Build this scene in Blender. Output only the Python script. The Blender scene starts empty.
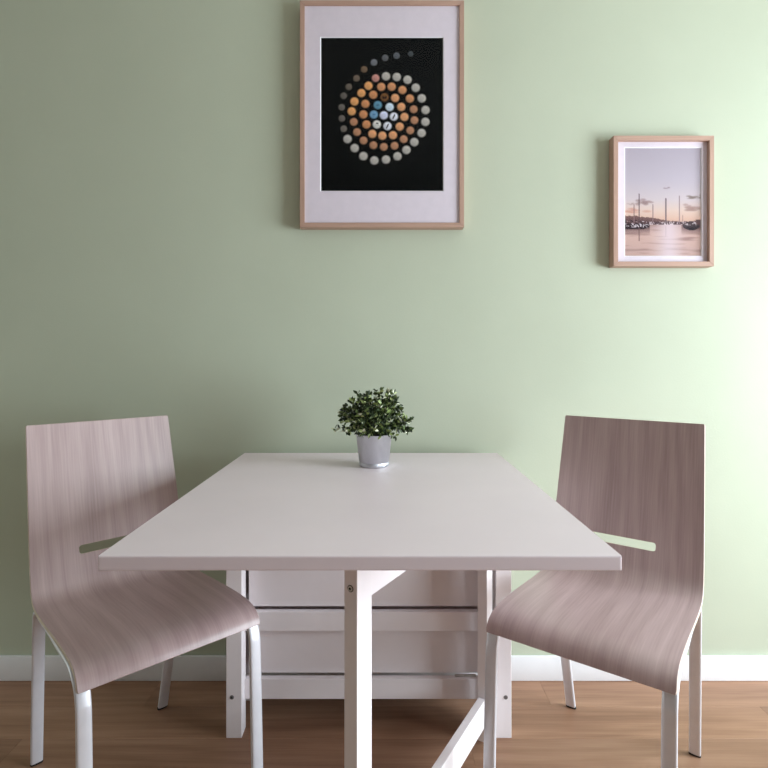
import bpy, bmesh, math, random
from mathutils import Vector, Matrix
random.seed(7)
sc = bpy.context.scene
C = sc.collection

# ------------------------------------------------------------------ camera, world, light, exposure
F, CX, CY, EYE, ZW = 540.0, 381.1, 357.1, 1.0436, 1.7491      # focal px, principal point, eye height, wall distance
cam_d = bpy.data.cameras.new('camera')
cam = bpy.data.objects.new('camera', cam_d)
C.objects.link(cam)
cam.location = (0, -ZW, EYE)
cam.rotation_euler = (math.pi/2, 0, 0)
cam_d.sensor_width = 36
cam_d.lens = F/768*36
cam_d.shift_x = (384-CX)/768
cam_d.shift_y = (CY-384)/768
cam_d.clip_start = 0.02
sc.camera = cam

w = bpy.data.worlds.new('world')
sc.world = w
w.use_nodes = True
w.node_tree.nodes['Background'].inputs[0].default_value = (0.80, 0.90, 1.0, 1)
w.node_tree.nodes['Background'].inputs[1].default_value = 1.0

XR, XL, YB, HC = 2.50, -2.80, -5.2, 2.55                      # right wall, left wall, rear wall, ceiling
WY0, WY1, WH0, WH1 = -1.90, -0.42, 0.30, 1.88                 # window opening in the right wall
VY0, VY1, VH0, VH1 = -1.00, -0.10, 0.06, 1.20                 # smaller window in the left wall
def area(name, loc, rot, sx, sy, power, col):
    d = bpy.data.lights.new(name, 'AREA')
    d.shape = 'RECTANGLE'; d.size = sx; d.size_y = sy; d.energy = power; d.color = col
    o = bpy.data.objects.new(name, d); C.objects.link(o)
    o.location = loc; o.rotation_euler = rot
    return o
area('window_daylight', (XR+0.075, (WY0+WY1)/2, (WH0+WH1)/2), (0, math.pi/2, 0), WH1-WH0, WY1-WY0, 120, (0.86, 0.925, 1.02))
area('left_window_daylight', (XL-0.075, (VY0+VY1)/2, (VH0+VH1)/2), (0, -math.pi/2, 0), VH1-VH0, VY1-VY0, 6.5, (0.90, 1.0, 0.92))

sc.view_settings.view_transform = 'Standard'
sc.view_settings.look = 'None'
sc.view_settings.gamma = 1.0
sc.view_settings.use_curve_mapping = False
sc.view_settings.exposure = 0.36

# ------------------------------------------------------------------ helpers
def lin(r, g, b):
    f = lambda c: (c/255/12.92) if c/255 <= 0.04045 else ((c/255+0.055)/1.055)**2.4
    return (f(r), f(g), f(b), 1)

def mat(name, col, rough=0.5, metal=0.0, spec=0.5):
    m = bpy.data.materials.new(name); m.use_nodes = True
    b = m.node_tree.nodes['Principled BSDF']
    b.inputs['Base Color'].default_value = col
    b.inputs['Roughness'].default_value = rough
    b.inputs['Metallic'].default_value = metal
    b.inputs['Specular IOR Level'].default_value = spec
    return m

def N(m, t, **kw):
    n = m.node_tree.nodes.new(t)
    for k, v in kw.items(): setattr(n, k, v)
    return n
def L(m, a, b): m.node_tree.links.new(a, b)
def BS(m): return m.node_tree.nodes['Principled BSDF']

def noise_mat(name, c1, c2, scale, rough=0.5, coord='Object', vscale=(1, 1, 1), detail=4, bump=0.0, bscale=None, spec=0.5, lo=0.3, hi=0.7, metal=0.0):
    m = mat(name, c1, rough, metal, spec)
    tc = N(m, 'ShaderNodeTexCoord'); mp = N(m, 'ShaderNodeMapping'); mp.inputs['Scale'].default_value = vscale
    L(m, tc.outputs[coord], mp.inputs[0])
    nz = N(m, 'ShaderNodeTexNoise'); nz.inputs['Scale'].default_value = scale; nz.inputs['Detail'].default_value = detail
    L(m, mp.outputs[0], nz.inputs['Vector'])
    r = N(m, 'ShaderNodeValToRGB')
    r.color_ramp.elements[0].position = lo; r.color_ramp.elements[0].color = c1
    r.color_ramp.elements[1].position = hi; r.color_ramp.elements[1].color = c2
    L(m, nz.outputs['Fac'], r.inputs[0]); L(m, r.outputs[0], BS(m).inputs['Base Color'])
    if bump:
        n2 = N(m, 'ShaderNodeTexNoise'); n2.inputs['Scale'].default_value = bscale or scale*6; n2.inputs['Detail'].default_value = 3
        L(m, mp.outputs[0], n2.inputs['Vector'])
        bp = N(m, 'ShaderNodeBump'); bp.inputs['Strength'].default_value = bump; bp.inputs['Distance'].default_value = 0.002
        L(m, n2.outputs['Fac'], bp.inputs['Height']); L(m, bp.outputs[0], BS(m).inputs['Normal'])
    return m

def link(name, me, mats, parent=None, smooth=None):
    if not isinstance(mats, (list, tuple)): mats = [mats]
    for m in mats: me.materials.append(m)
    if smooth is not None:
        for p in me.polygons: p.use_smooth = True
        me.set_sharp_from_angle(angle=math.radians(smooth))
    o = bpy.data.objects.new(name, me); C.objects.link(o)
    if parent: o.parent = parent
    return o

def obj(name, bm, mats, parent=None, smooth=None):
    bmesh.ops.recalc_face_normals(bm, faces=bm.faces)
    me = bpy.data.meshes.new(name); bm.to_mesh(me); bm.free()
    return link(name, me, mats, parent, smooth)

def bx(bm, x0, x1, y0, y1, z0, z1, bev=0.0, rotz=0.0, pivot=(0, 0, 0), seg=2, plain_y=None):
    g = bmesh.ops.create_cube(bm, size=1.0)
    vs = g['verts']
    for v in vs:
        v.co = Vector(((x0+x1)/2+v.co.x*(x1-x0), (y0+y1)/2+v.co.y*(y1-y0), (z0+z1)/2+v.co.z*(z1-z0)))
    if rotz:
        bmesh.ops.rotate(bm, verts=vs, cent=pivot, matrix=Matrix.Rotation(rotz, 3, 'Z'))
    if bev:
        es = {e for v in vs for e in v.link_edges if plain_y is None or min(abs(q.co.y-plain_y) for q in e.verts) > 1e-5}
        bmesh.ops.bevel(bm, geom=list(es), offset=bev, segments=seg, affect='EDGES', profile=0.5)

def box(name, dims, m, parent=None, bev=0.0, rotz=0.0, pivot=(0, 0, 0)):
    bm = bmesh.new(); bx(bm, *dims, bev=bev, rotz=rotz, pivot=pivot)
    return obj(name, bm, m, parent)

def lathe(bm, prof, n=32, c=(0, 0, 0), cap=True):
    rings = []
    for r, z in prof:
        rings.append([bm.verts.new((c[0]+r*math.cos(2*math.pi*i/n), c[1]+r*math.sin(2*math.pi*i/n), c[2]+z)) for i in range(n)])
    for a, b in zip(rings, rings[1:]):
        for i in range(n): bm.faces.new((a[i], a[(i+1) % n], b[(i+1) % n], b[i]))
    if cap:
        bm.faces.new(rings[0][::-1]); bm.faces.new(rings[-1])

def thing(name, label, cat, loc=(0, 0, 0), rotz=0, group=None):
    o = bpy.data.objects.new(name, None); C.objects.link(o)
    o.location = loc; o.rotation_euler = (0, 0, rotz)
    o['label'] = label; o['category'] = cat
    if group: o['group'] = group
    return o

def struct(o, label=None):
    o['kind'] = 'structure'
    if label: o['label'] = label
    return o

# ------------------------------------------------------------------ materials
M_wall = noise_mat('sage_paint', lin(187, 194, 173), lin(191, 198, 177), 3.0, 0.75, bump=0.12, bscale=160, spec=0.25)
M_white_wall = noise_mat('white_paint', lin(226, 222, 214), lin(231, 227, 220), 3.0, 0.8, bump=0.1, bscale=160, spec=0.2)
M_rear_wall = noise_mat('warm_grey_paint', lin(128, 116, 106), lin(134, 122, 112), 3.0, 0.8, bump=0.1, bscale=160, spec=0.2)
M_base = noise_mat('baseboard_white', lin(232, 232, 234), lin(238, 238, 240), 12, 0.45)
M_lacq = noise_mat('table_top_lacquer', lin(236, 223, 229), lin(240, 227, 233), 5, 0.36, spec=0.22)
M_frame_white = noise_mat('table_frame_lacquer', lin(243, 236, 238), lin(247, 240, 242), 8, 0.42)
M_panel = noise_mat('drawer_panel_lacquer', lin(238, 230, 232), lin(242, 234, 236), 8, 0.45)
M_dark = mat('dark_gap', lin(40, 34, 32), 0.9)
M_steel = noise_mat('satin_white_steel', lin(222, 222, 228), lin(228, 228, 234), 30, 0.40, metal=0.3)
M_rubber = noise_mat('black_rubber', lin(26, 24, 24), lin(38, 36, 35), 60, 0.8)
M_bolt = noise_mat('bolt_zinc', lin(190, 186, 180), lin(205, 200, 195), 80, 0.35, metal=0.8)
M_socket = mat('bolt_socket', lin(25, 22, 20), 0.8)
M_galv = noise_mat('galvanised_steel', lin(196, 198, 204), lin(220, 222, 228), 26, 0.36, vscale=(1, 1, 0.5), metal=0.95)
BS(M_galv).inputs['Anisotropic'].default_value = 0.85
tg_ = N(M_galv, 'ShaderNodeTangent', direction_type='RADIAL', axis='Z'); L(M_galv, tg_.outputs[0], BS(M_galv).inputs['Tangent'])
M_soil = noise_mat('soil', lin(40, 34, 26), lin(62, 52, 40), 90, 0.95, bump=0.6)
M_mat = noise_mat('mat_board', lin(222, 212, 222), lin(226, 216, 226), 40, 0.85, spec=0.2)
M_bevelcut = mat('mat_bevel', lin(245, 243, 246), 0.8)
M_backing = noise_mat('backing_board', lin(120, 96, 74), lin(136, 110, 86), 30, 0.8)
M_trim = noise_mat('window_frame_white', lin(236, 236, 236), lin(242, 242, 242), 10, 0.4)

def wood_uv(name, cols, gl, rough=0.45, spec=0.4, coord='UV', sx=1.0, sy=1.0, rings=0.5, rand=False):
    """veneer: grain along V, cathedral figure from a distorted wave, fine pores from stretched noise"""
    m = mat(name, cols[0], rough, 0, spec)
    tc = N(m, 'ShaderNodeTexCoord'); mp = N(m, 'ShaderNodeMapping'); mp.inputs['Scale'].default_value = (sx, sy, 1)
    L(m, tc.outputs[coord], mp.inputs[0])
    if rand:
        oi = N(m, 'ShaderNodeObjectInfo'); mu = N(m, 'ShaderNodeVectorMath', operation='SCALE')
        co = N(m, 'ShaderNodeCombineXYZ'); L(m, oi.outputs['Random'], co.inputs[0]); L(m, oi.outputs['Random'], co.inputs[1]); L(m, oi.outputs['Random'], co.inputs[2])
        L(m, co.outputs[0], mu.inputs[0]); mu.inputs['Scale'].default_value = 37.0
        L(m, mu.outputs[0], mp.inputs['Location'])
    m1 = N(m, 'ShaderNodeMapping'); m1.inputs['Scale'].default_value = (7, 0.9, 1); L(m, mp.outputs[0], m1.inputs[0])
    n1 = N(m, 'ShaderNodeTexNoise'); n1.inputs['Scale'].default_value = 1.6; n1.inputs['Detail'].default_value = 3; n1.inputs['Distortion'].default_value = 0.6
    L(m, m1.outputs[0], n1.inputs['Vector'])
    mw = N(m, 'ShaderNodeMapping'); mw.inputs['Scale'].default_value = (5.0, 0.55, 1); L(m, mp.outputs[0], mw.inputs[0])
    wv = N(m, 'ShaderNodeTexWave', wave_type='BANDS'); wv.inputs['Scale'].default_value = 1.4; wv.inputs['Distortion'].default_value = 14; wv.inputs['Detail'].default_value = 2; wv.inputs['Detail Scale'].default_value = 1.1
    L(m, mw.outputs[0], wv.inputs['Vector'])
    m2 = N(m, 'ShaderNodeMapping'); m2.inputs['Scale'].default_value = (260, 7, 1); L(m, mp.outputs[0], m2.inputs[0])
    n2 = N(m, 'ShaderNodeTexNoise'); n2.inputs['Scale'].default_value = 1.0; n2.inputs['Detail'].default_value = 4
    L(m, m2.outputs[0], n2.inputs['Vector'])
    a = N(m, 'ShaderNodeMix', data_type='FLOAT'); a.inputs[0].default_value = rings
    L(m, n1.outputs['Fac'], a.inputs[2]); L(m, wv.outputs['Fac'], a.inputs[3])
    b = N(m, 'ShaderNodeMix', data_type='FLOAT'); b.inputs[0].default_value = gl
    L(m, a.outputs[0], b.inputs[2]); L(m, n2.outputs['Fac'], b.inputs[3])
    r = N(m, 'ShaderNodeValToRGB')
    r.color_ramp.elements[0].position = 0.28; r.color_ramp.elements[0].color = cols[0]
    r.color_ramp.elements[1].position = 0.72; r.color_ramp.elements[1].color = cols[2]
    e = r.color_ramp.elements.new(0.5); e.color = cols[1]
    L(m, b.outputs[0], r.inputs[0])
    if rand:
        hs = N(m, 'ShaderNodeHueSaturation')
        mr = N(m, 'ShaderNodeMapRange'); mr.inputs[3].default_value = 0.82; mr.inputs[4].default_value = 1.10
        L(m, oi.outputs['Random'], mr.inputs[0]); L(m, mr.outputs[0], hs.inputs['Value']); L(m, r.outputs[0], hs.inputs['Color'])
        L(m, hs.outputs[0], BS(m).inputs['Base Color'])
    else:
        L(m, r.outputs[0], BS(m).inputs['Base Color'])
    bp = N(m, 'ShaderNodeBump'); bp.inputs['Strength'].default_value = 0.06; bp.inputs['Distance'].default_value = 0.001
    L(m, n2.outputs['Fac'], bp.inputs['Height']); L(m, bp.outputs[0], BS(m).inputs['Normal'])
    return m
M_ply = wood_uv('grey_oak_veneer', (lin(160, 137, 135), lin(181, 158, 157), lin(198, 176, 175)), 0.42, 0.36, 0.55, rings=0.2)
M_plyedge = noise_mat('plywood_edge', lin(205, 190, 172), lin(222, 208, 190), 40, 0.6)
M_floor = wood_uv('oak_laminate', (lin(134, 99, 77), lin(160, 122, 97), lin(180, 142, 116)), 0.3, 0.42, 0.35, coord='Object', rings=0.12, rand=True)
M_oak = wood_uv('pale_oak_moulding', (lin(164, 132, 116), lin(180, 147, 130), lin(194, 161, 144)), 0.5, 0.5, 0.35, coord='UV', rings=0.2)

def attr_mat(name, rough=0.5, spec=0.3, attr='col', sss=0.0):
    m = mat(name, (1, 1, 1, 1), rough, 0, spec)
    a = N(m, 'ShaderNodeAttribute', attribute_name=attr)
    L(m, a.outputs['Color'], BS(m).inputs['Base Color'])
    return m
M_print = attr_mat('printed_ink', 0.7, 0.15)
M_black_print = noise_mat('black_print', lin(7, 9, 10), lin(10, 12, 13), 30, 0.9, spec=0.0)
M_leaf = attr_mat('boxwood_leaf', 0.42, 0.5)
M_stem = noise_mat('plant_stem', lin(58, 66, 34), lin(78, 84, 46), 60, 0.7)

def glass_mat(name, tint=(1, 1, 1, 1), f0=0.02):
    m = bpy.data.materials.new(name); m.use_nodes = True
    nt = m.node_tree; nt.nodes.clear()
    out = nt.nodes.new('ShaderNodeOutputMaterial'); mx = nt.nodes.new('ShaderNodeMixShader')
    tr = nt.nodes.new('ShaderNodeBsdfTransparent'); tr.inputs[0].default_value = tint
    gl = nt.nodes.new('ShaderNodeBsdfGlossy'); gl.inputs['Roughness'].default_value = 0.03
    # Schlick reflectance, the same from both sides of the pane
    lw = nt.nodes.new('ShaderNodeLayerWeight'); lw.inputs[0].default_value = 0.5
    pw_ = nt.nodes.new('ShaderNodeMath'); pw_.operation = 'POWER'; pw_.inputs[1].default_value = 5.0
    ma = nt.nodes.new('ShaderNodeMath'); ma.operation = 'MULTIPLY_ADD'; ma.inputs[1].default_value = 1-f0; ma.inputs[2].default_value = f0
    nt.links.new(lw.outputs['Facing'], pw_.inputs[0]); nt.links.new(pw_.outputs[0], ma.inputs[0])
    nt.links.new(ma.outputs[0], mx.inputs[0]); nt.links.new(tr.outputs[0], mx.inputs[1]); nt.links.new(gl.outputs[0], mx.inputs[2])
    nt.links.new(mx.outputs[0], out.inputs[0])
    return m
M_glass = glass_mat('picture_glass', f0=0.012)
M_wglass = glass_mat('window_glass', (0.96, 0.98, 0.97, 1))

# ------------------------------------------------------------------ the room
T = 0.12
fl = struct(box('floor', (XL-T, XR+T, YB-T, T, -0.10, -0.008), M_dark))
pw, plen = 0.136, 1.22
row = 0; y = 0.0
pm_cache = {}
def plank_mesh(lx, ly):
    k = (round(lx, 3), round(ly, 3))
    if k not in pm_cache:
        bm = bmesh.new(); bx(bm, -ly/2, ly/2, -lx/2, lx/2, -0.008, 0.0, 0.0004, seg=1)
        me = bpy.data.meshes.new('plank'); bmesh.ops.recalc_face_normals(bm, faces=bm.faces); bm.to_mesh(me); bm.free()
        me.materials.append(M_floor); pm_cache[k] = me
    return pm_cache[k]
while y > YB:
    wy = min(pw, y-YB)
    x = XL - [0.35, 0.95, 0.62, 0.15, 0.80][row % 5]
    while x < XR:
        a, b = max(x, XL), min(x+plen, XR)
        if b-a > 0.03:
            o = bpy.data.objects.new('plank', plank_mesh(b-a-0.0002, wy-0.0002)); C.objects.link(o)
            o.location = ((a+b)/2, y-wy/2, 0); o.rotation_euler = (0, 0, math.pi/2); o.parent = fl   # long axis along X, grain along local Y
        x += plen
    y -= pw; row += 1

struct(box('wall_back', (XL-T, XR+T, 0, T, 0, HC), M_wall))
bm = bmesh.new()
bx(bm, XL-T, XL, YB, VY0, 0, HC); bx(bm, XL-T, XL, VY1, 0, 0, HC)
bx(bm, XL-T, XL, VY0, VY1, 0, VH0); bx(bm, XL-T, XL, VY0, VY1, VH1, HC)
struct(obj('wall_left', bm, M_rear_wall))
struct(box('ceiling', (XL-T, XR+T, YB-T, T, HC, HC+T), M_white_wall))
bm = bmesh.new()
bx(bm, XR, XR+T, YB, WY0, 0, HC); bx(bm, XR, XR+T, WY1, 0, 0, HC)
bx(bm, XR, XR+T, WY0, WY1, 0, WH0); bx(bm, XR, XR+T, WY0, WY1, WH1, HC)
struct(obj('wall_right', bm, M_white_wall))
struct(box('wall_rear', (XL-T, XR+T, YB-T, YB, 0, HC), M_rear_wall))

def baseboard(name, dims, axis):
    bm = bmesh.new(); bx(bm, *dims, bev=0.003)
    return struct(obj(name, bm, M_base, None, 40))
baseboard('baseboard_back', (XL+0.012, XR-0.012, -0.012, -0.0003, 0.0005, 0.080), 0)
baseboard('baseboard_left', (XL+0.0003, XL+0.012, YB+0.001, -0.001, 0.0005, 0.080), 1)

# window_1: glazed balcony door in the right wall (out of frame, source of the daylight)
w1 = bpy.data.objects.new('window_1', None); C.objects.link(w1); struct(w1); w1.location = (XR+0.06, (WY0+WY1)/2, WH0)
def wbox(name, dims, m, par, off):
    bm = bmesh.new(); bx(bm, *dims, bev=0.003 if m is M_trim else 0)
    bmesh.ops.translate(bm, verts=bm.verts, vec=(-off[0], -off[1], -off[2]))
    return obj(name, bm, m, par, 40 if m is M_trim else None)
of = w1.location
fwid = 0.055
wbox('window_frame', (XR+0.015, XR+0.065, WY0, WY0+fwid, WH0, WH1), M_trim, w1, of)
wbox('window_frame', (XR+0.015, XR+0.065, WY1-fwid, WY1, WH0, WH1), M_trim, w1, of)
wbox('window_frame', (XR+0.015, XR+0.065, WY0+fwid, WY1-fwid, WH0, WH0+fwid), M_trim, w1, of)
wbox('window_frame', (XR+0.015, XR+0.065, WY0+fwid, WY1-fwid, WH1-fwid, WH1), M_trim, w1, of)
wbox('window_pane', (XR+0.038, XR+0.042, WY0+fwid, WY1-fwid, WH0+fwid, WH1-fwid), M_wglass, w1, of)
w2 = bpy.data.objects.new('window_2', None); C.objects.link(w2); struct(w2); w2.location = (XL-0.04, (VY0+VY1)/2, VH0)
of = w2.location
wbox('window_frame', (XL-0.065, XL-0.015, VY0, VY0+fwid, VH0, VH1), M_trim, w2, of)
wbox('window_frame', (XL-0.065, XL-0.015, VY1-fwid, VY1, VH0, VH1), M_trim, w2, of)
wbox('window_frame', (XL-0.065, XL-0.015, VY0+fwid, VY1-fwid, VH0, VH0+fwid), M_trim, w2, of)
wbox('window_frame', (XL-0.065, XL-0.015, VY0+fwid, VY1-fwid, VH1-fwid, VH1), M_trim, w2, of)
wbox('window_pane', (XL-0.042, XL-0.038, VY0+fwid, VY1-fwid, VH0+fwid, VH1-fwid), M_wglass, w2, of)

# ------------------------------------------------------------------ gateleg table (local origin: centre of the top, on the floor)
TX, TYB = -0.0322, -0.0354                 # table centre X, back edge Y
tab = thing('gateleg_table', 'white drop-leaf gateleg table with one leaf raised, standing against the green wall', 'table', (TX, TYB, 0))
# local y: 0 = back edge, negative towards the camera
HT, TT = 0.74, 0.0228
bm = bmesh.new(); bx(bm, -0.40, 0.40, -0.25995, 0, HT-TT, HT, 0.0020, plain_y=-0.25995); obj('fixed_top', bm, M_lacq, tab)
bm = bmesh.new(); bx(bm, -0.40, 0.40, -0.89, -0.26005, HT-TT, HT, 0.0024, plain_y=-0.26005); obj('drop_leaf', bm, M_lacq, tab)
box('drop_leaf', (-0.40, 0.40, -0.024, -0.004, 0.095, HT-TT-0.004), M_lacq, tab, 0.0015)
YF = -0.2706-TYB                            # front face of the posts
PL, PR = -0.3924, 0.3893
M_boltdark = noise_mat('bolt_shadow_gap', lin(46, 42, 40), lin(58, 54, 50), 60, 0.8)
M_boltface = noise_mat('bolt_nickel', lin(206, 202, 196), lin(216, 212, 206), 60, 0.5)
M_cap = noise_mat('bolt_grey', lin(112, 106, 106), lin(124, 118, 118), 60, 0.5)
def bolt(par, x, y, z, ang=0.0, r=0.0042, mats=None):
    """countersunk bolt: dark rim, raised ring, hollow socket"""
    bm = bmesh.new(); n = 20
    prof = [(r*1.25, 0), (r*1.25, 0.0004), (r*0.98, 0.0005), (r*0.96, 0.0016), (r*0.48, 0.0018), (r*0.42, 0.0006)]
    lathe(bm, prof, n)
    bmesh.ops.rotate(bm, verts=bm.verts, cent=(0, 0, 0), matrix=Matrix.Rotation(math.pi/2, 3, 'X'))
    bmesh.ops.rotate(bm, verts=bm.verts, cent=(0, 0, 0), matrix=Matrix.Rotation(ang, 3, 'Z'))
    bmesh.ops.translate(bm, verts=bm.verts, vec=(x, y, z))
    o = obj('bolt', bm, mats or [M_boltdark, M_boltface, M_socket], par)
    for i, p in enumerate(o.data.polygons):
        p.material_index = 0 if i < 2*n else (1 if i < 4*n else 2)
    return o
for x0 in (PL, PR-0.043):
    for y0 in (YF, -0.074):
        lg = box('leg', (x0, x0+0.043, y0, y0+0.045, 0, HT-TT), M_frame_white, tab, 0.0015)
        if y0 == YF:
            bolt(lg, x0+(0.016 if x0 < 0 else 0.027), y0, 0.112, 0.0, 0.0046, [M_cap, M_cap, M_boltdark if x0 < 0 else M_cap])
yr = YF+0.032
for z0, z1 in ((0.0870, 0.1430), (0.2770, 0.3305), (0.470, 0.522), (0.662, 0.718)):
    box('rail', (PL+0.043, PR-0.043, yr, yr+0.018, z0, z1), M_frame_white, tab, 0.001)
for z0, z1 in ((0.150, 0.276), (0.338, 0.468), (0.530, 0.660)):
    box('drawer_side', (PL+0.050, PR-0.050, yr+0.0185, yr+0.030, z0, z1+0.02), M_panel, tab, 0.0008)
for xs in (PL+0.004, PR-0.024):
    for z0, z1 in ((0.0870, 0.1430), (0.662, 0.718)):
        box('end_rail', (xs, xs+0.020, YF+0.0455, -0.0745, z0, z1), M_frame_white, tab, 0.001)
    for z0, z1 in ((0.146, 0.300), (0.304, 0.478), (0.482, 0.658)):
        dr = box('drawer', (xs+0.002, xs+0.018, YF+0.048, -0.077, z0, z1), M_panel, tab, 0.0015)
box('drawer_runner', (0.240, 0.300, yr+0.010, yr+0.017, 0.1432, 0.1475), M_bolt, tab, 0.0005)

# the swung-out gate: hinge stile, bottom rail, top rail, front leg, all in one vertical plane
ga = math.atan(0.60)                         # angle of the gate from the depth axis
hx, hy = 0.2827-TX, (1.44-ZW)-TYB            # right front edge of the hinge stile (local)
dirn = Vector((-math.sin(ga), -math.cos(ga), 0))
# gate local frame: +x' along the gate from hinge to front leg ; y' = thickness to the left
def gbox(name, a0, a1, t0, t1, z0, z1, m=M_frame_white, bev=0.0015, par=tab):
    bm = bmesh.new(); bx(bm, a0, a1, t0, t1, z0, z1, bev=bev)
    yax = Vector((dirn.y, -dirn.x, 0))       # to the left/back of the gate plane
    mx = Matrix(((dirn.x, yax.x, 0, hx), (dirn.y, yax.y, 0, hy), (0, 0, 1, 0), (0, 0, 0, 1)))
    bmesh.ops.transform(bm, matrix=mx, verts=bm.verts)
    return obj(name, bm, m, par)
GL = 0.6274
gbox('hinge_stile', -0.043, 0, 0, 0.027, 0.012, 0.716)
gbox('gate_rail', 0.0003, GL-0.0473, 0.004, 0.024, 0.058, 0.130)
gbox('gate_rail', 0.0003, GL-0.0473, 0.004, 0.024, 0.6244, 0.714)
gl = gbox('gate_leg', GL-0.047, GL, 0, 0.0265, 0.0, 0.716)
gc = Vector((hx, hy, 0)) + dirn*GL + Vector((dirn.y, -dirn.x, 0))*0.0135
bolt(gl, gc.x, gc.y, 0.654, ang=-ga, r=0.0048)

# ------------------------------------------------------------------ plywood chairs
def catmull(pts, n=8):
    P = [Vector(p) for p in pts]; P = [2*P[0]-P[1]] + P + [2*P[-1]-P[-2]]
    out = []
    for i in range(1, len(P)-2):
        for k in range(n):
            t = k/n
            out.append(0.5*((2*P[i]) + (P[i+1]-P[i-1])*t + (2*P[i-1]-5*P[i]+4*P[i+1]-P[i+2])*t*t + (3*P[i]-P[i-1]-3*P[i+1]+P[i+2])*t**3))
    out.append(P[-2]); return out

# profile in (forward b, height h): front edge -> seat -> bend -> backrest top
PROF = [(0.2040, 0.4200), (0.1990, 0.4330), (0.1880, 0.4455), (0.1700, 0.4545), (0.1450, 0.4595), (0.1000, 0.4615),
        (0.0400, 0.4600), (-0.0300, 0.4565), (-0.0900, 0.4535), (-0.1380, 0.4530), (-0.1690, 0.4565), (-0.1900, 0.4665), (-0.2045, 0.4840),
        (-0.2140, 0.5080), (-0.2260, 0.5440), (-0.2420, 0.6000), (-0.2640, 0.6820), (-0.2890, 0.7770), (-0.3127, 0.8684)]
def shell_mesh():
    pts = catmull(PROF, 4)
    # arc length
    s = [0.0]
    for a, b in zip(pts, pts[1:]): s.append(s[-1]+(b-a).length)
    S = s[-1]
    def at(q):
        q = min(max(q, 0), S)
        for i in range(len(s)-1):
            if q <= s[i+1] or i == len(s)-2:
                t = (q-s[i])/(s[i+1]-s[i]); p = pts[i].lerp(pts[i+1], t)
                i0, i1 = max(i-1, 0), min(i+2, len(pts)-1)
                d = (pts[i1]-pts[i0]).normalized()
                return p, Vector((d.y, -d.x))       # normal to the front/top side
    def half(h):       # half width by height
        t = min(max((h-0.42)/(0.8684-0.42), 0), 1)
        return 0.1925 - 0.0105*t
    # slot centre in arc length: height 0.548
    smid = next(q for q in [k*S/4000 for k in range(4001)] if at(q)[0].y > 0.548 and q > S*0.4)
    hh, rr, ws = 0.0105, 0.006, 0.0803
    rows = sorted(set([k*0.0085 for k in range(int(S/0.0085)+1)]))
    rows = [q for q in rows if abs(q-smid) > hh+0.004] + [smid-hh, smid+hh, S]
    rows = sorted(rows)
    if rows[-1]-rows[-2] < 0.003: rows.pop(-2)
    ia, ib = rows.index(smid-hh), rows.index(smid+hh)
    arc = [rr*math.sin(k*math.pi/8) for k in range(5)]
    cpos = [ws-rr+a for a in arc]
    cols = sorted([-c for c in cpos] + cpos + [-0.05, -0.025, 0, 0.025, 0.05, -0.11, 0.11, -0.145, 0.145, -0.175, 0.175, -0.2, 0.2])
    th = 0.0095
    bm = bmesh.new(); uvl = bm.loops.layers.uv.new('UVMap')
    grid = {}
    for side in (0, 1):
        for i, q0 in enumerate(rows):
            for j, c in enumerate(cols):
                q = q0
                if i in (ia, ib) and abs(c) > ws-rr and abs(c) <= ws+1e-6:
                    dx = abs(c)-(ws-rr); k = rr-math.sqrt(max(rr*rr-dx*dx, 0))
                    q = q0 + (k if i == ia else -k)
                p, n = at(q)
                if c in (-0.2, 0.2): xx = math.copysign(half(p.y), c)
                else: xx = c
                # round the two top corners and the two front corners a little
                if c in (-0.2, 0.2):
                    e = min(q, S-q)
                    if e < 0.002: xx -= math.copysign(0.0015, c)
                off = n*(0 if side == 0 else -th)
                v = bm.verts.new((xx, -(p.x+off.x), p.y+off.y))
                grid[side, i, j] = (v, (xx, q))
    nr, nc = len(rows), len(cols)
    jl = [j for j, c in enumerate(cols) if abs(c) <= ws+1e-6]
    def hole(i, j): return i == ia and j >= jl[0] and j < jl[-1]
    def face(ks, mi=0):
        f = bm.faces.new([grid[k][0] for k in ks])
        for lp, k in zip(f.loops, ks): lp[uvl].uv = grid[k][1]
        f.material_index = mi
    for i in range(nr-1):
        for j in range(nc-1):
            if hole(i, j): continue
            face([(0, i, j), (0, i, j+1), (0, i+1, j+1), (0, i+1, j)])
            face([(1, i, j), (1, i+1, j), (1, i+1, j+1), (1, i, j+1)])
    def edge(a, b): face([(0,)+a, (0,)+b, (1,)+b, (1,)+a], 1)
    for j in range(nc-1): edge((0, j), (0, j+1)); edge((nr-1, j), (nr-1, j+1))
    for i in range(nr-1): edge((i, 0), (i+1, 0)); edge((i, nc-1), (i+1, nc-1))
    for j in range(jl[0], jl[-1]): edge((ia, j), (ia, j+1)); edge((ib, j), (ib, j+1))
    edge((ia, jl[0]), (ib, jl[0])); edge((ia, jl[-1]), (ib, jl[-1]))
    bmesh.ops.recalc_face_normals(bm, faces=bm.faces)
    me = bpy.data.meshes.new('seat_shell'); bm.to_mesh(me); bm.free()
    return me

def sweep(bm, path, wdt, thk, n=16, caps=True):
    """rounded-flat tube along a path (list of 3D points); width lies along X, thickness in the bending plane"""
    rings = []
    for i, p in enumerate(path):
        a, b = path[max(i-1, 0)], path[min(i+1, len(path)-1)]
        t = (b-a).normalized()
        x = Vector((1, 0, 0)); x = (x - t*x.dot(t)).normalized()
        y = t.cross(x)
        ring = []
        for k in range(n):
            an = 2*math.pi*k/n; ca, sa = math.cos(an), math.sin(an)
            ex = 0.55
            ux = math.copysign(abs(ca)**ex, ca)*wdt/2; uy = math.copysign(abs(sa)**ex, sa)*thk/2
            ring.append(bm.verts.new(p + x*ux + y*uy))
        rings.append(ring)
    for a, b in zip(rings, rings[1:]):
        for k in range(n): bm.faces.new((a[k], a[(k+1) % n], b[(k+1) % n], b[k]))
    if caps:
        bm.faces.new(rings[0][::-1]); bm.faces.new(rings[-1])

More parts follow.
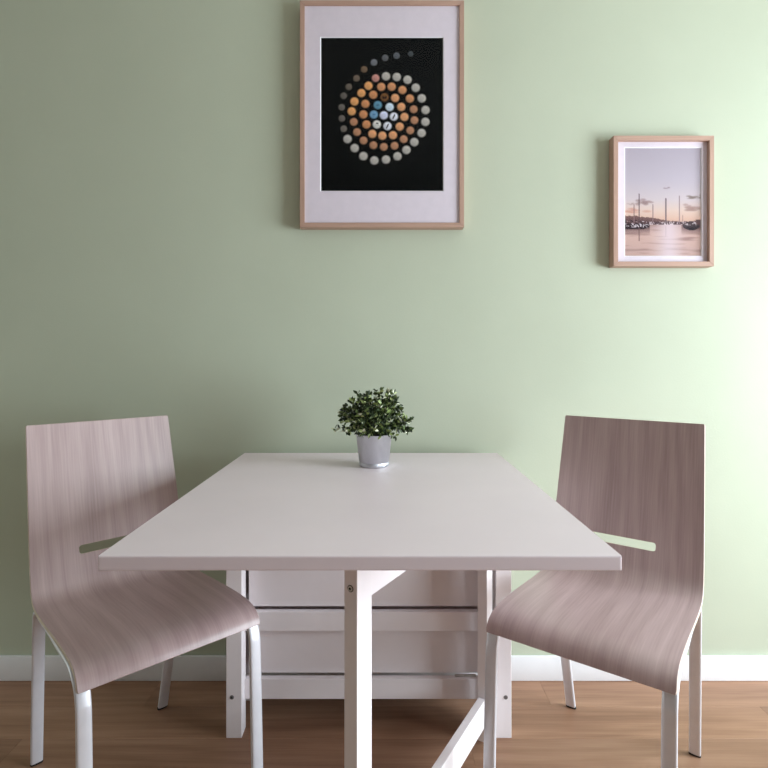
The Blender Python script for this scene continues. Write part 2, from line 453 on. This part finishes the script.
def leg_path(pts, n=6):
    return [Vector((p[0], -p[1], p[2])) for p in catmull(pts, n)]

shell_me = shell_mesh()
shell_me.materials.append(M_ply); shell_me.materials.append(M_plyedge)
for p in shell_me.polygons: p.use_smooth = True
shell_me.set_sharp_from_angle(angle=math.radians(50))
def make_chair(label, loc, rz):
    t = thing('plywood_chair', label, 'chair', loc, rz, 'plywood chairs at the table')
    sh = bpy.data.objects.new('seat_shell', shell_me); C.objects.link(sh); sh.parent = t
    bv = sh.modifiers.new('soft_edge', 'BEVEL'); bv.width = 0.0012; bv.segments = 2; bv.limit_method = 'ANGLE'; bv.angle_limit = math.radians(55)
    for s in (-1, 1):
        # front leg with the bend under the seat
        bm = bmesh.new()
        sweep(bm, leg_path([(s*0.180, 0.2130, 0.007), (s*0.180, 0.2060, 0.20), (s*0.180, 0.1990, 0.36), (s*0.180, 0.1950, 0.395), (s*0.1798, 0.1830, 0.420),
                            (s*0.1795, 0.1580, 0.4370), (s*0.1790, 0.125, 0.4440), (s*0.178, 0.04, 0.4430), (s*0.176, 0.0, 0.4400)]), 0.028, 0.012)
        lg = obj('leg', bm, M_steel, t, 50)
        bm = bmesh.new(); sweep(bm, leg_path([(s*0.180, 0.2134, 0.0), (s*0.180, 0.2131, 0.007)], 2), 0.0285, 0.0125); obj('foot_cap', bm, M_rubber, lg, 50)
        # rear leg, raked backwards
        bm = bmesh.new()
        sweep(bm, leg_path([(s*0.1608, -0.2985, 0.007), (s*0.1655, -0.2650, 0.16), (s*0.1700, -0.2310, 0.31), (s*0.1728, -0.2110, 0.400), (s*0.1735, -0.2010, 0.424),
                            (s*0.1740, -0.1740, 0.4375), (s*0.175, -0.130, 0.4378), (s*0.175, -0.05, 0.4390), (s*0.176, -0.001, 0.4400)]), 0.028, 0.012)
        lg = obj('leg', bm, M_steel, t, 50)
        bm = bmesh.new(); sweep(bm, leg_path([(s*0.1604, -0.3020, 0.0), (s*0.1608, -0.2986, 0.007)], 2), 0.0285, 0.0125); obj('foot_cap', bm, M_rubber, lg, 50)
    for b, z in ((0.09, 0.4450), (-0.08, 0.4380)):
        box('cross_bar', (-0.165, 0.165, -b-0.012, -b+0.012, z-0.006, z+0.004), M_steel, t, 0.002)
    return t
make_chair('grey oak plywood chair with pale backrest, on the darker floor away from the boat picture', (-0.5614, 1.2777-ZW, 0), 0.7559)
make_chair('grey oak plywood chair with dark shaded backrest, on the bright floor below the boat picture', (0.5135, 1.2731-ZW, 0), -0.647)

# ------------------------------------------------------------------ pictures
def picture(name, label, x0, x1, z0, z1, depth, fw, win, ym, group='framed pictures on the green wall'):
    """frame outer rectangle x0..x1, z0..z1 on the wall; win = mat opening (x0,x1,z0,z1)"""
    cx, cz = (x0+x1)/2, (z0+z1)/2
    t = thing(name, label, 'picture', (cx, -0.0005, z0), 0, group)
    W, H = x1-x0, z1-z0
    def rail(pts, lx, ly, axis):
        bm = bmesh.new(); uvl = bm.loops.layers.uv.new('UVMap')
        f = [bm.verts.new((p[0], -depth, p[1])) for p in pts]; b = [bm.verts.new((p[0], 0, p[1])) for p in pts]
        bm.faces.new(f); bm.faces.new(b[::-1])
        for i in range(4): bm.faces.new((f[i], b[i], b[(i+1) % 4], f[(i+1) % 4]))
        bmesh.ops.bevel(bm, geom=list(bm.edges), offset=0.0008, segments=2, affect='EDGES')
        for fc in bm.faces:
            for lp in fc.loops:
                c = lp.vert.co
                lp[uvl].uv = (c.x+c.y*0.7, c.z) if axis else (c.z+c.y*0.7, c.x)
        obj('frame_rail', bm, M_oak, t, 40)
    o = [(-W/2, 0), (W/2, 0), (W/2, H), (-W/2, H)]
    n = [(-W/2+fw, fw), (W/2-fw, fw), (W/2-fw, H-fw), (-W/2+fw, H-fw)]
    for k in range(4):
        rail([o[k], o[(k+1) % 4], n[(k+1) % 4], n[k]], 0, 0, k % 2)
    box('backing', (-W/2+fw, W/2-fw, ym+0.005, -0.001, fw, H-fw), M_backing, t)
    # mat board with a bevelled window
    a = [(-W/2+fw, fw), (W/2-fw, fw), (W/2-fw, H-fw), (-W/2+fw, H-fw)]
    wn = [(win[0]-cx, win[2]-z0), (win[1]-cx, win[2]-z0), (win[1]-cx, win[3]-z0), (win[0]-cx, win[3]-z0)]
    e = 0.0022
    wi = [(wn[0][0]-e, wn[0][1]-e), (wn[1][0]+e, wn[1][1]-e), (wn[2][0]+e, wn[2][1]+e), (wn[3][0]-e, wn[3][1]+e)]
    bm = bmesh.new()
    A = [bm.verts.new((p[0], ym, p[1])) for p in a]; B = [bm.verts.new((p[0], ym, p[1])) for p in wi]; D = [bm.verts.new((p[0], ym+0.0028, p[1])) for p in wn]
    for k in range(4):
        bm.faces.new((A[k], A[(k+1) % 4], B[(k+1) % 4], B[k])).material_index = 0
        bm.faces.new((B[k], B[(k+1) % 4], D[(k+1) % 4], D[k])).material_index = 1
    me = bpy.data.meshes.new('mat_board'); bm.to_mesh(me); bm.free()
    link('mat_board', me, [M_mat, M_bevelcut], t)
    yp = ym+0.003
    yg = min(-depth+0.008, ym-0.0015)
    me = bpy.data.meshes.new('glass'); me.from_pydata([(-W/2+fw, yg, fw), (W/2-fw, yg, fw), (W/2-fw, yg, H-fw), (-W/2+fw, yg, H-fw)], [], [(0, 1, 2, 3)]); link('glass', me, M_glass, t)
    return t, yp, wn

Zf, Zp = 1.7137, ZW-0.0275
def px(x, Z): return (x-CX)*Z/F
def pz(y, Z): return EYE+(CY-y)*Z/F
# --- bottle-cap spiral
WB = (px(321.1, Zp), px(442.9, Zp), pz(190.8, Zp), pz(37.9, Zp))
t1, yp, wn = picture('framed_print', 'tall oak-framed print of pale and orange round caps spiralling on black', px(299.8, Zf), px(464.1, Zf), pz(227.3, Zf), pz(0.3, Zf), 0.0352, 0.0150, WB, -0.0295)
pr = box('print', (wn[0][0]-0.01, wn[1][0]+0.01, yp, yp+0.0004, wn[0][1]-0.01, wn[2][1]+0.01), M_black_print, t1)
OR, TN, GR = (220, 160, 114), (184, 134, 102), (184, 179, 172)
caps = []
for x, y, c in ((317, 357, (96, 146, 172)), (295, 409, (112, 156, 190)), (350, 413, (208, 212, 236)), (382, 368, (206, 222, 236)), (405, 420, (226, 228, 240)), (370, 472, (222, 224, 234)), (312, 463, (216, 214, 208))):
    caps.append((x, y, c, 25))
for x, y in ((412, 318), (446, 367), (463, 422), (437, 475), (400, 522), (342, 525), (287, 515)): caps.append((x, y, OR, 25))
caps.append((354, 314, (120, 80, 44), 25))
for x, y in ((255, 463), (238, 408), (249, 350), (292, 300)): caps.append((x, y, (204, 142, 96), 25))
for x, y in ((336, 257), (393, 256), (452, 274), (493, 321)): caps.append((x, y, (206, 146, 102), 25))
for x, y in ((514, 380), (518, 440), (495, 496), (459, 544), (409, 580), (350, 586), (293, 577), (239, 551), (203, 505), (185, 449)): caps.append((x, y, TN, 23.5))
for x, y in ((174, 391), (189, 337), (227, 291), (266, 251)): caps.append((x, y, (226, 164, 104), 25))
caps.append((305, 209, (196, 140, 130), 23))
for x, y in ((362, 199), (421, 203), (480, 218), (525, 262), (558, 320), (579, 384), (578, 449), (557, 510), (517, 560), (474, 603), (425, 638), (362, 656), (298, 661), (238, 637), (190, 593), (151, 543)): caps.append((x, y, GR, 25.5))
for i, (x, y) in enumerate(((130, 487), (120, 430), (119, 369), (130, 306), (158, 257), (200, 210), (242, 161), (296, 123), (357, 98), (420, 86), (497, 76))):
    c = ((116, 108, 100), (110, 102, 96), (106, 100, 94), (100, 94, 88), (104, 94, 84), (112, 98, 84), (112, 92, 72), (112, 114, 120), (92, 94, 98), (92, 96, 102), (66, 70, 74))[i]
    caps.append((x, y, c, 20 if i < 10 else 17))
verts, faces, cols = [], [], []
S1 = 713/130.0
for x, y, c, r in caps:
    X = px(320+x/S1, Zp)-t1.location.x; Z = pz(40+y/S1, Zp)-t1.location.z; R = r/S1*Zp/F
    b = len(verts); nseg = 20
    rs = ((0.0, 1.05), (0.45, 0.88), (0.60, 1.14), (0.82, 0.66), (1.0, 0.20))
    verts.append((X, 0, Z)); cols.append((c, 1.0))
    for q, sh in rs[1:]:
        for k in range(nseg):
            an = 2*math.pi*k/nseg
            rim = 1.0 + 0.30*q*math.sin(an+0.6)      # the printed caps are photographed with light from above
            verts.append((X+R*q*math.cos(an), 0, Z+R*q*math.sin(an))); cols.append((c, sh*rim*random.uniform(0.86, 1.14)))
    for k in range(nseg): faces.append((b, b+1+k, b+1+(k+1) % nseg))
    for j in range(len(rs)-2):
        o0 = b+1+j*nseg; o1 = o0+nseg
        for k in range(nseg): faces.append((o0+k, o1+k, o1+(k+1) % nseg, o0+(k+1) % nseg))
def quad(cx, cy, dx, dy, wd, c):      # small printed strokes on caps, in crop pixels
    l = math.hypot(dx, dy); nx, ny = -dy/l*wd/2, dx/l*wd/2
    b = len(verts)
    for sx, sy in ((-dx/2+nx, -dy/2+ny), (dx/2+nx, dy/2+ny), (dx/2-nx, dy/2-ny), (-dx/2-nx, -dy/2-ny)):
        verts.append((px(320+(cx+sx)/S1, Zp)-t1.location.x, -0.0001, pz(40+(cy+sy)/S1, Zp)-t1.location.z)); cols.append((c, 1.0))
    faces.append((b, b+1, b+2, b+3))
quad(405, 420, 12, -26, 6, (20, 20, 26)); quad(370, 472, 12, -26, 6, (20, 20, 26)); quad(314, 457, 12, 2, 7, (70, 60, 60))
quad(354, 314, 24, 0, 14, (24, 16, 12)); quad(354, 311, 10, 0, 7, (226, 150, 70)); quad(317, 357, 14, -4, 7, (60, 100, 130)); quad(295, 409, 12, 0, 6, (70, 110, 150))
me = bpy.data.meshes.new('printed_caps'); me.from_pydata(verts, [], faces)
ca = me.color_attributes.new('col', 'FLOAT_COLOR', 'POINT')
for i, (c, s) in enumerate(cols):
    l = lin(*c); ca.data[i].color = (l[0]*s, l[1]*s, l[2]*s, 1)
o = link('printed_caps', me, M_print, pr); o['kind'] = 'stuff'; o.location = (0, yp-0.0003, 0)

# --- harbour print
Zp = ZW-0.0195
WS = (px(625.0, Zp), px(700.8, Zp), pz(255.8, Zp), pz(148.1, Zp))
t2, yp, wn = picture('framed_print', 'small oak-framed print of moored boats in a pink sunset harbour', px(613.5, Zf), px(714.2, Zf), pz(266.2, Zf), pz(135.6, Zf), 0.0352, 0.0150, WS, -0.0215)
def mixc(a, b, t): t = min(max(t, 0), 1); return tuple(a[i]+(b[i]-a[i])*t for i in range(3))
def ramp(v, st):
    for (p, c), (q, d) in zip(st, st[1:]):
        if v <= q: return mixc(c, d, (v-p)/(q-p))
    return st[-1][1]
rnd = random.Random(3)
blobs = [(rnd.gauss(cu, su), rnd.gauss(cv, sv), rnd.uniform(.6, 1.2)*ru, rnd.uniform(.6, 1.2)*rv, c, al) for cu, cv, su, sv, ru, rv, c, al, n in (
    (.27, .505, .07, .012, .05, .016, (158, 132, 132), .7, 12), (.55, .378, .015, .005, .022, .008, (150, 132, 140), .7, 4), (.89, .455, .06, .008, .05, .012, (138, 122, 116), .7, 10),
    (.88, .56, .07, .015, .06, .018, (172, 142, 136), .7, 14), (.10, .585, .08, .012, .07, .014, (206, 150, 134), .6, 10), (.07, .52, .03, .006, .03, .010, (176, 154, 152), .6, 4)) for _ in range(n)]
import mathutils
def nz(a, b): return mathutils.noise.noise(Vector((a, b, 3.7)))
def harbour(u, v):
    c = ramp(v, [(0, (184, 174, 186)), (.3, (196, 186, 197)), (.48, (212, 198, 202)), (.58, (224, 198, 186)), (.66, (220, 182, 164)), (.72, (196, 164, 156)), (.8, (208, 174, 164)), (1, (196, 164, 156))])
    hill = ramp(u, [(0, (.622,)*3), (.15, (.632,)*3), (.3, (.642,)*3), (.5, (.664,)*3), (.72, (.684,)*3), (.88, (.680,)*3), (1, (.660,)*3)])[0] + .010*nz(u*22, 1)
    if v < .70:
        for bu, bv, ru, rv, bc, al in blobs:
            d = ((u-bu)/ru)**2+((v-bv)/rv)**2
            if d < 1: c = mixc(c, bc, al*(1-d))
        if v > hill: c = mixc((128, 96, 92), (96, 70, 72), (v-hill)/.05)
    else:
        s = math.exp(-((u-.58)/.16)**2)
        c = mixc(c, (226, 208, 216), .8*s)
        c = mixc(c, (120, 90, 90), max(0, min(.5, .9*nz(u*4, v*46)))*(1-.7*s))
        c = mixc(c, (92, 68, 70), .6*max(0, 1-(v-.75)/.06)*(1 if u < .33 or .74 < u else .15)*(1-s))
    if .680 < v < .712 and .28 < u < .80:
        q = nz(u*60, v*70)
        c = mixc(c, (84, 64, 70), .85) if q > -.05 else mixc(c, (220, 204, 208), .75)
    # boats at the left
    if u < .325 and .700 < v < .752-.02*max(0, (u-.25)/.075):
        q = nz(u*44+5, v*95)
        c = (56, 40, 46) if q > -.22 or v > .735 else (216, 204, 210)
    if u < .28 and .665+.03*abs(nz(u*30, 8)) < v <= .700:
        q = nz(u*36, v*60+9)
        c = (70, 52, 56) if q > .0 else ((112, 84, 86) if q > -.3 else (214, 200, 204))
    # motor boat at the right
    if .765 < u < .985 and .712 < v < .762-.035*((u-.875)/.12)**2: c = mixc((82, 70, 74), (48, 40, 46), (v-.712)/.03)
    if .80 < u < .94 and .678+2.2*(u-.865)**2 < v <= .714: c = (72, 58, 62) if nz(u*50, v*60) > -.25 else (188, 174, 178)
    if u > .93 and .664 < v < .690: c = mixc(c, (92, 70, 70), .8)
    for mu, v0, v1, wd, mc in ((.19, .42, .70, .008, (84, 66, 72)), (.125, .52, .70, .006, (136, 110, 112)), (.37, .52, .70, .006, (140, 116, 120)), (.54, .465, .70, .007, (110, 92, 100)), (.715, .44, .70, .007, (140, 120, 126)), (.76, .62, .70, .004, (124, 104, 108)), (.19, .74, .86, .008, (112, 84, 86)), (.54, .72, .82, .006, (186, 162, 170))):
        if abs(u-mu) < wd and v0 < v < v1: c = mixc(c, mc, .8)
    return c
nu, nv = 150, 212
x0, x1, z0, z1 = wn[0][0]-0.001, wn[1][0]+0.001, wn[0][1]-0.001, wn[2][1]+0.001
verts = [(x0+(x1-x0)*i/nu, yp, z1-(z1-z0)*j/nv) for j in range(nv+1) for i in range(nu+1)]
faces = [(j*(nu+1)+i, (j+1)*(nu+1)+i, (j+1)*(nu+1)+i+1, j*(nu+1)+i+1) for j in range(nv) for i in range(nu)]
me = bpy.data.meshes.new('print'); me.from_pydata(verts, [], faces)
ca = me.color_attributes.new('col', 'FLOAT_COLOR', 'POINT')
buf = []
for j in range(nv+1):
    for i in range(nu+1): buf.extend([0.84*q for q in lin(*harbour(i/nu, j/nv))[:3]]+[1])
ca.data.foreach_set('color', buf)
link('print', me, M_print, t2)

# ------------------------------------------------------------------ potted plant
PXC, PYC = px(374, 1.511), 1.511-ZW
pp = thing('potted_plant', 'small bushy green plant in a galvanised metal pot on the white table', 'plant', (PXC, PYC, HT))
bm = bmesh.new()
lathe(bm, [(0.0385, 0.0), (0.0410, 0.0015), (0.0418, 0.009), (0.0408, 0.0110), (0.0408, 0.0125), (0.0422, 0.0142), (0.0500, 0.086), (0.0514, 0.0875), (0.0516, 0.0895), (0.0504, 0.0905),
           (0.0490, 0.0895), (0.0482, 0.078)], 48)
obj('pot', bm, M_galv, pp, 40)
bm = bmesh.new(); lathe(bm, [(0.0460, 0.0785), (0.0470, 0.0825), (0.030, 0.085), (0.012, 0.086)], 24); obj('soil', bm, M_soil, pp, 40)
rnd = random.Random(11)
sv, sf = [], []
lv, lf, lc = [], [], []
def leaf(p, d, ln, wd, col):
    d = d.normalized(); up = Vector((rnd.uniform(-1, 1), rnd.uniform(-1, 1), rnd.uniform(-.3, 1)))
    s = d.cross(up).normalized(); n = s.cross(d)
    b = len(lv)
    for a, w_, z_ in ((0, 0, 0), (.35, .5, .10), (.72, .42, .06), (1, 0, -.08), (.72, -.42, .06), (.35, -.5, .10), (.5, 0, -.03)):
        lv.append(p+d*ln*a+s*wd*w_+n*ln*z_); k = rnd.uniform(.9, 1.1); lc.append((col[0]*k, col[1]*k, col[2]*k, 1))
    for f in ((0, 1, 6), (1, 2, 6), (2, 3, 6), (3, 4, 6), (4, 5, 6), (5, 0, 6)): lf.append(tuple(b+q for q in f))
pal = [(lin(40, 54, 30), 5), (lin(60, 76, 40), 4), (lin(86, 104, 58), 3), (lin(140, 158, 92), 2.6), (lin(190, 202, 142), 2.3), (lin(234, 236, 208), 1.6)]
def stem(path, r=0.0009):
    b = len(sv)
    for p in path:
        for k in range(4):
            an = k*math.pi/2; sv.append(p+Vector((r*math.cos(an), r*math.sin(an), 0)))
    for i in range(len(path)-1):
        for k in range(4): sf.append((b+i*4+k, b+i*4+(k+1) % 4, b+(i+1)*4+(k+1) % 4, b+(i+1)*4+k))
for i in range(112):
    an = rnd.uniform(0, 2*math.pi); el = math.acos(1-rnd.random()**0.85*1.22)           # from upright to a little below level
    d = Vector((math.cos(an)*math.sin(el), math.sin(an)*math.sin(el), math.cos(el)))
    base = Vector((rnd.uniform(-.022, .022), rnd.uniform(-.022, .022), 0.088))
    R = rnd.uniform(.80, 1.0)
    if i == 0: d = Vector((-1, -.25, -.06)); R = 1.1
    tip = Vector((0.004, 0, 0.112)) + Vector((d.x*0.101, d.y*0.086, d.z*0.104))*R
    tip.z = max(tip.z, 0.086 if Vector((tip.x, tip.y)).length > 0.058 else 0.098)
    mid = base.lerp(tip, .5)+Vector((rnd.uniform(-.008, .008), rnd.uniform(-.008, .008), .014+.01*rnd.random()))
    path = [base*(1-t)**2+mid*2*t*(1-t)+tip*t*t for t in [k/9 for k in range(10)]]
    stem(path)
    bright = rnd.random()
    for k in range(3, 10):
        p = path[k]; tg = (path[k]-path[k-1]).normalized()
        for q in range(3 if k < 9 else 4):
            o_ = Vector((rnd.gauss(0, 1), rnd.gauss(0, 1), rnd.gauss(0.15, 1))).normalized()
            dd = (tg*rnd.uniform(.3, .9)+o_*.9)
            tot = sum(w_ for _, w_ in pal); x = rnd.uniform(0, tot)*(1 if bright > .3 else .75)
            for c, w_ in pal:
                x -= w_
                if x <= 0: break
            leaf(p, dd, rnd.uniform(.011, .017), rnd.uniform(.0065, .009), c)
me = bpy.data.meshes.new('stems'); me.from_pydata(sv, [], sf); o = link('stems', me, M_stem, pp); o['kind'] = 'stuff'
me = bpy.data.meshes.new('foliage'); me.from_pydata(lv, [], lf)
ca = me.color_attributes.new('col', 'FLOAT_COLOR', 'POINT')
ca.data.foreach_set('color', [x for c in lc for x in c])
o = link('foliage', me, M_leaf, pp); o['kind'] = 'stuff'
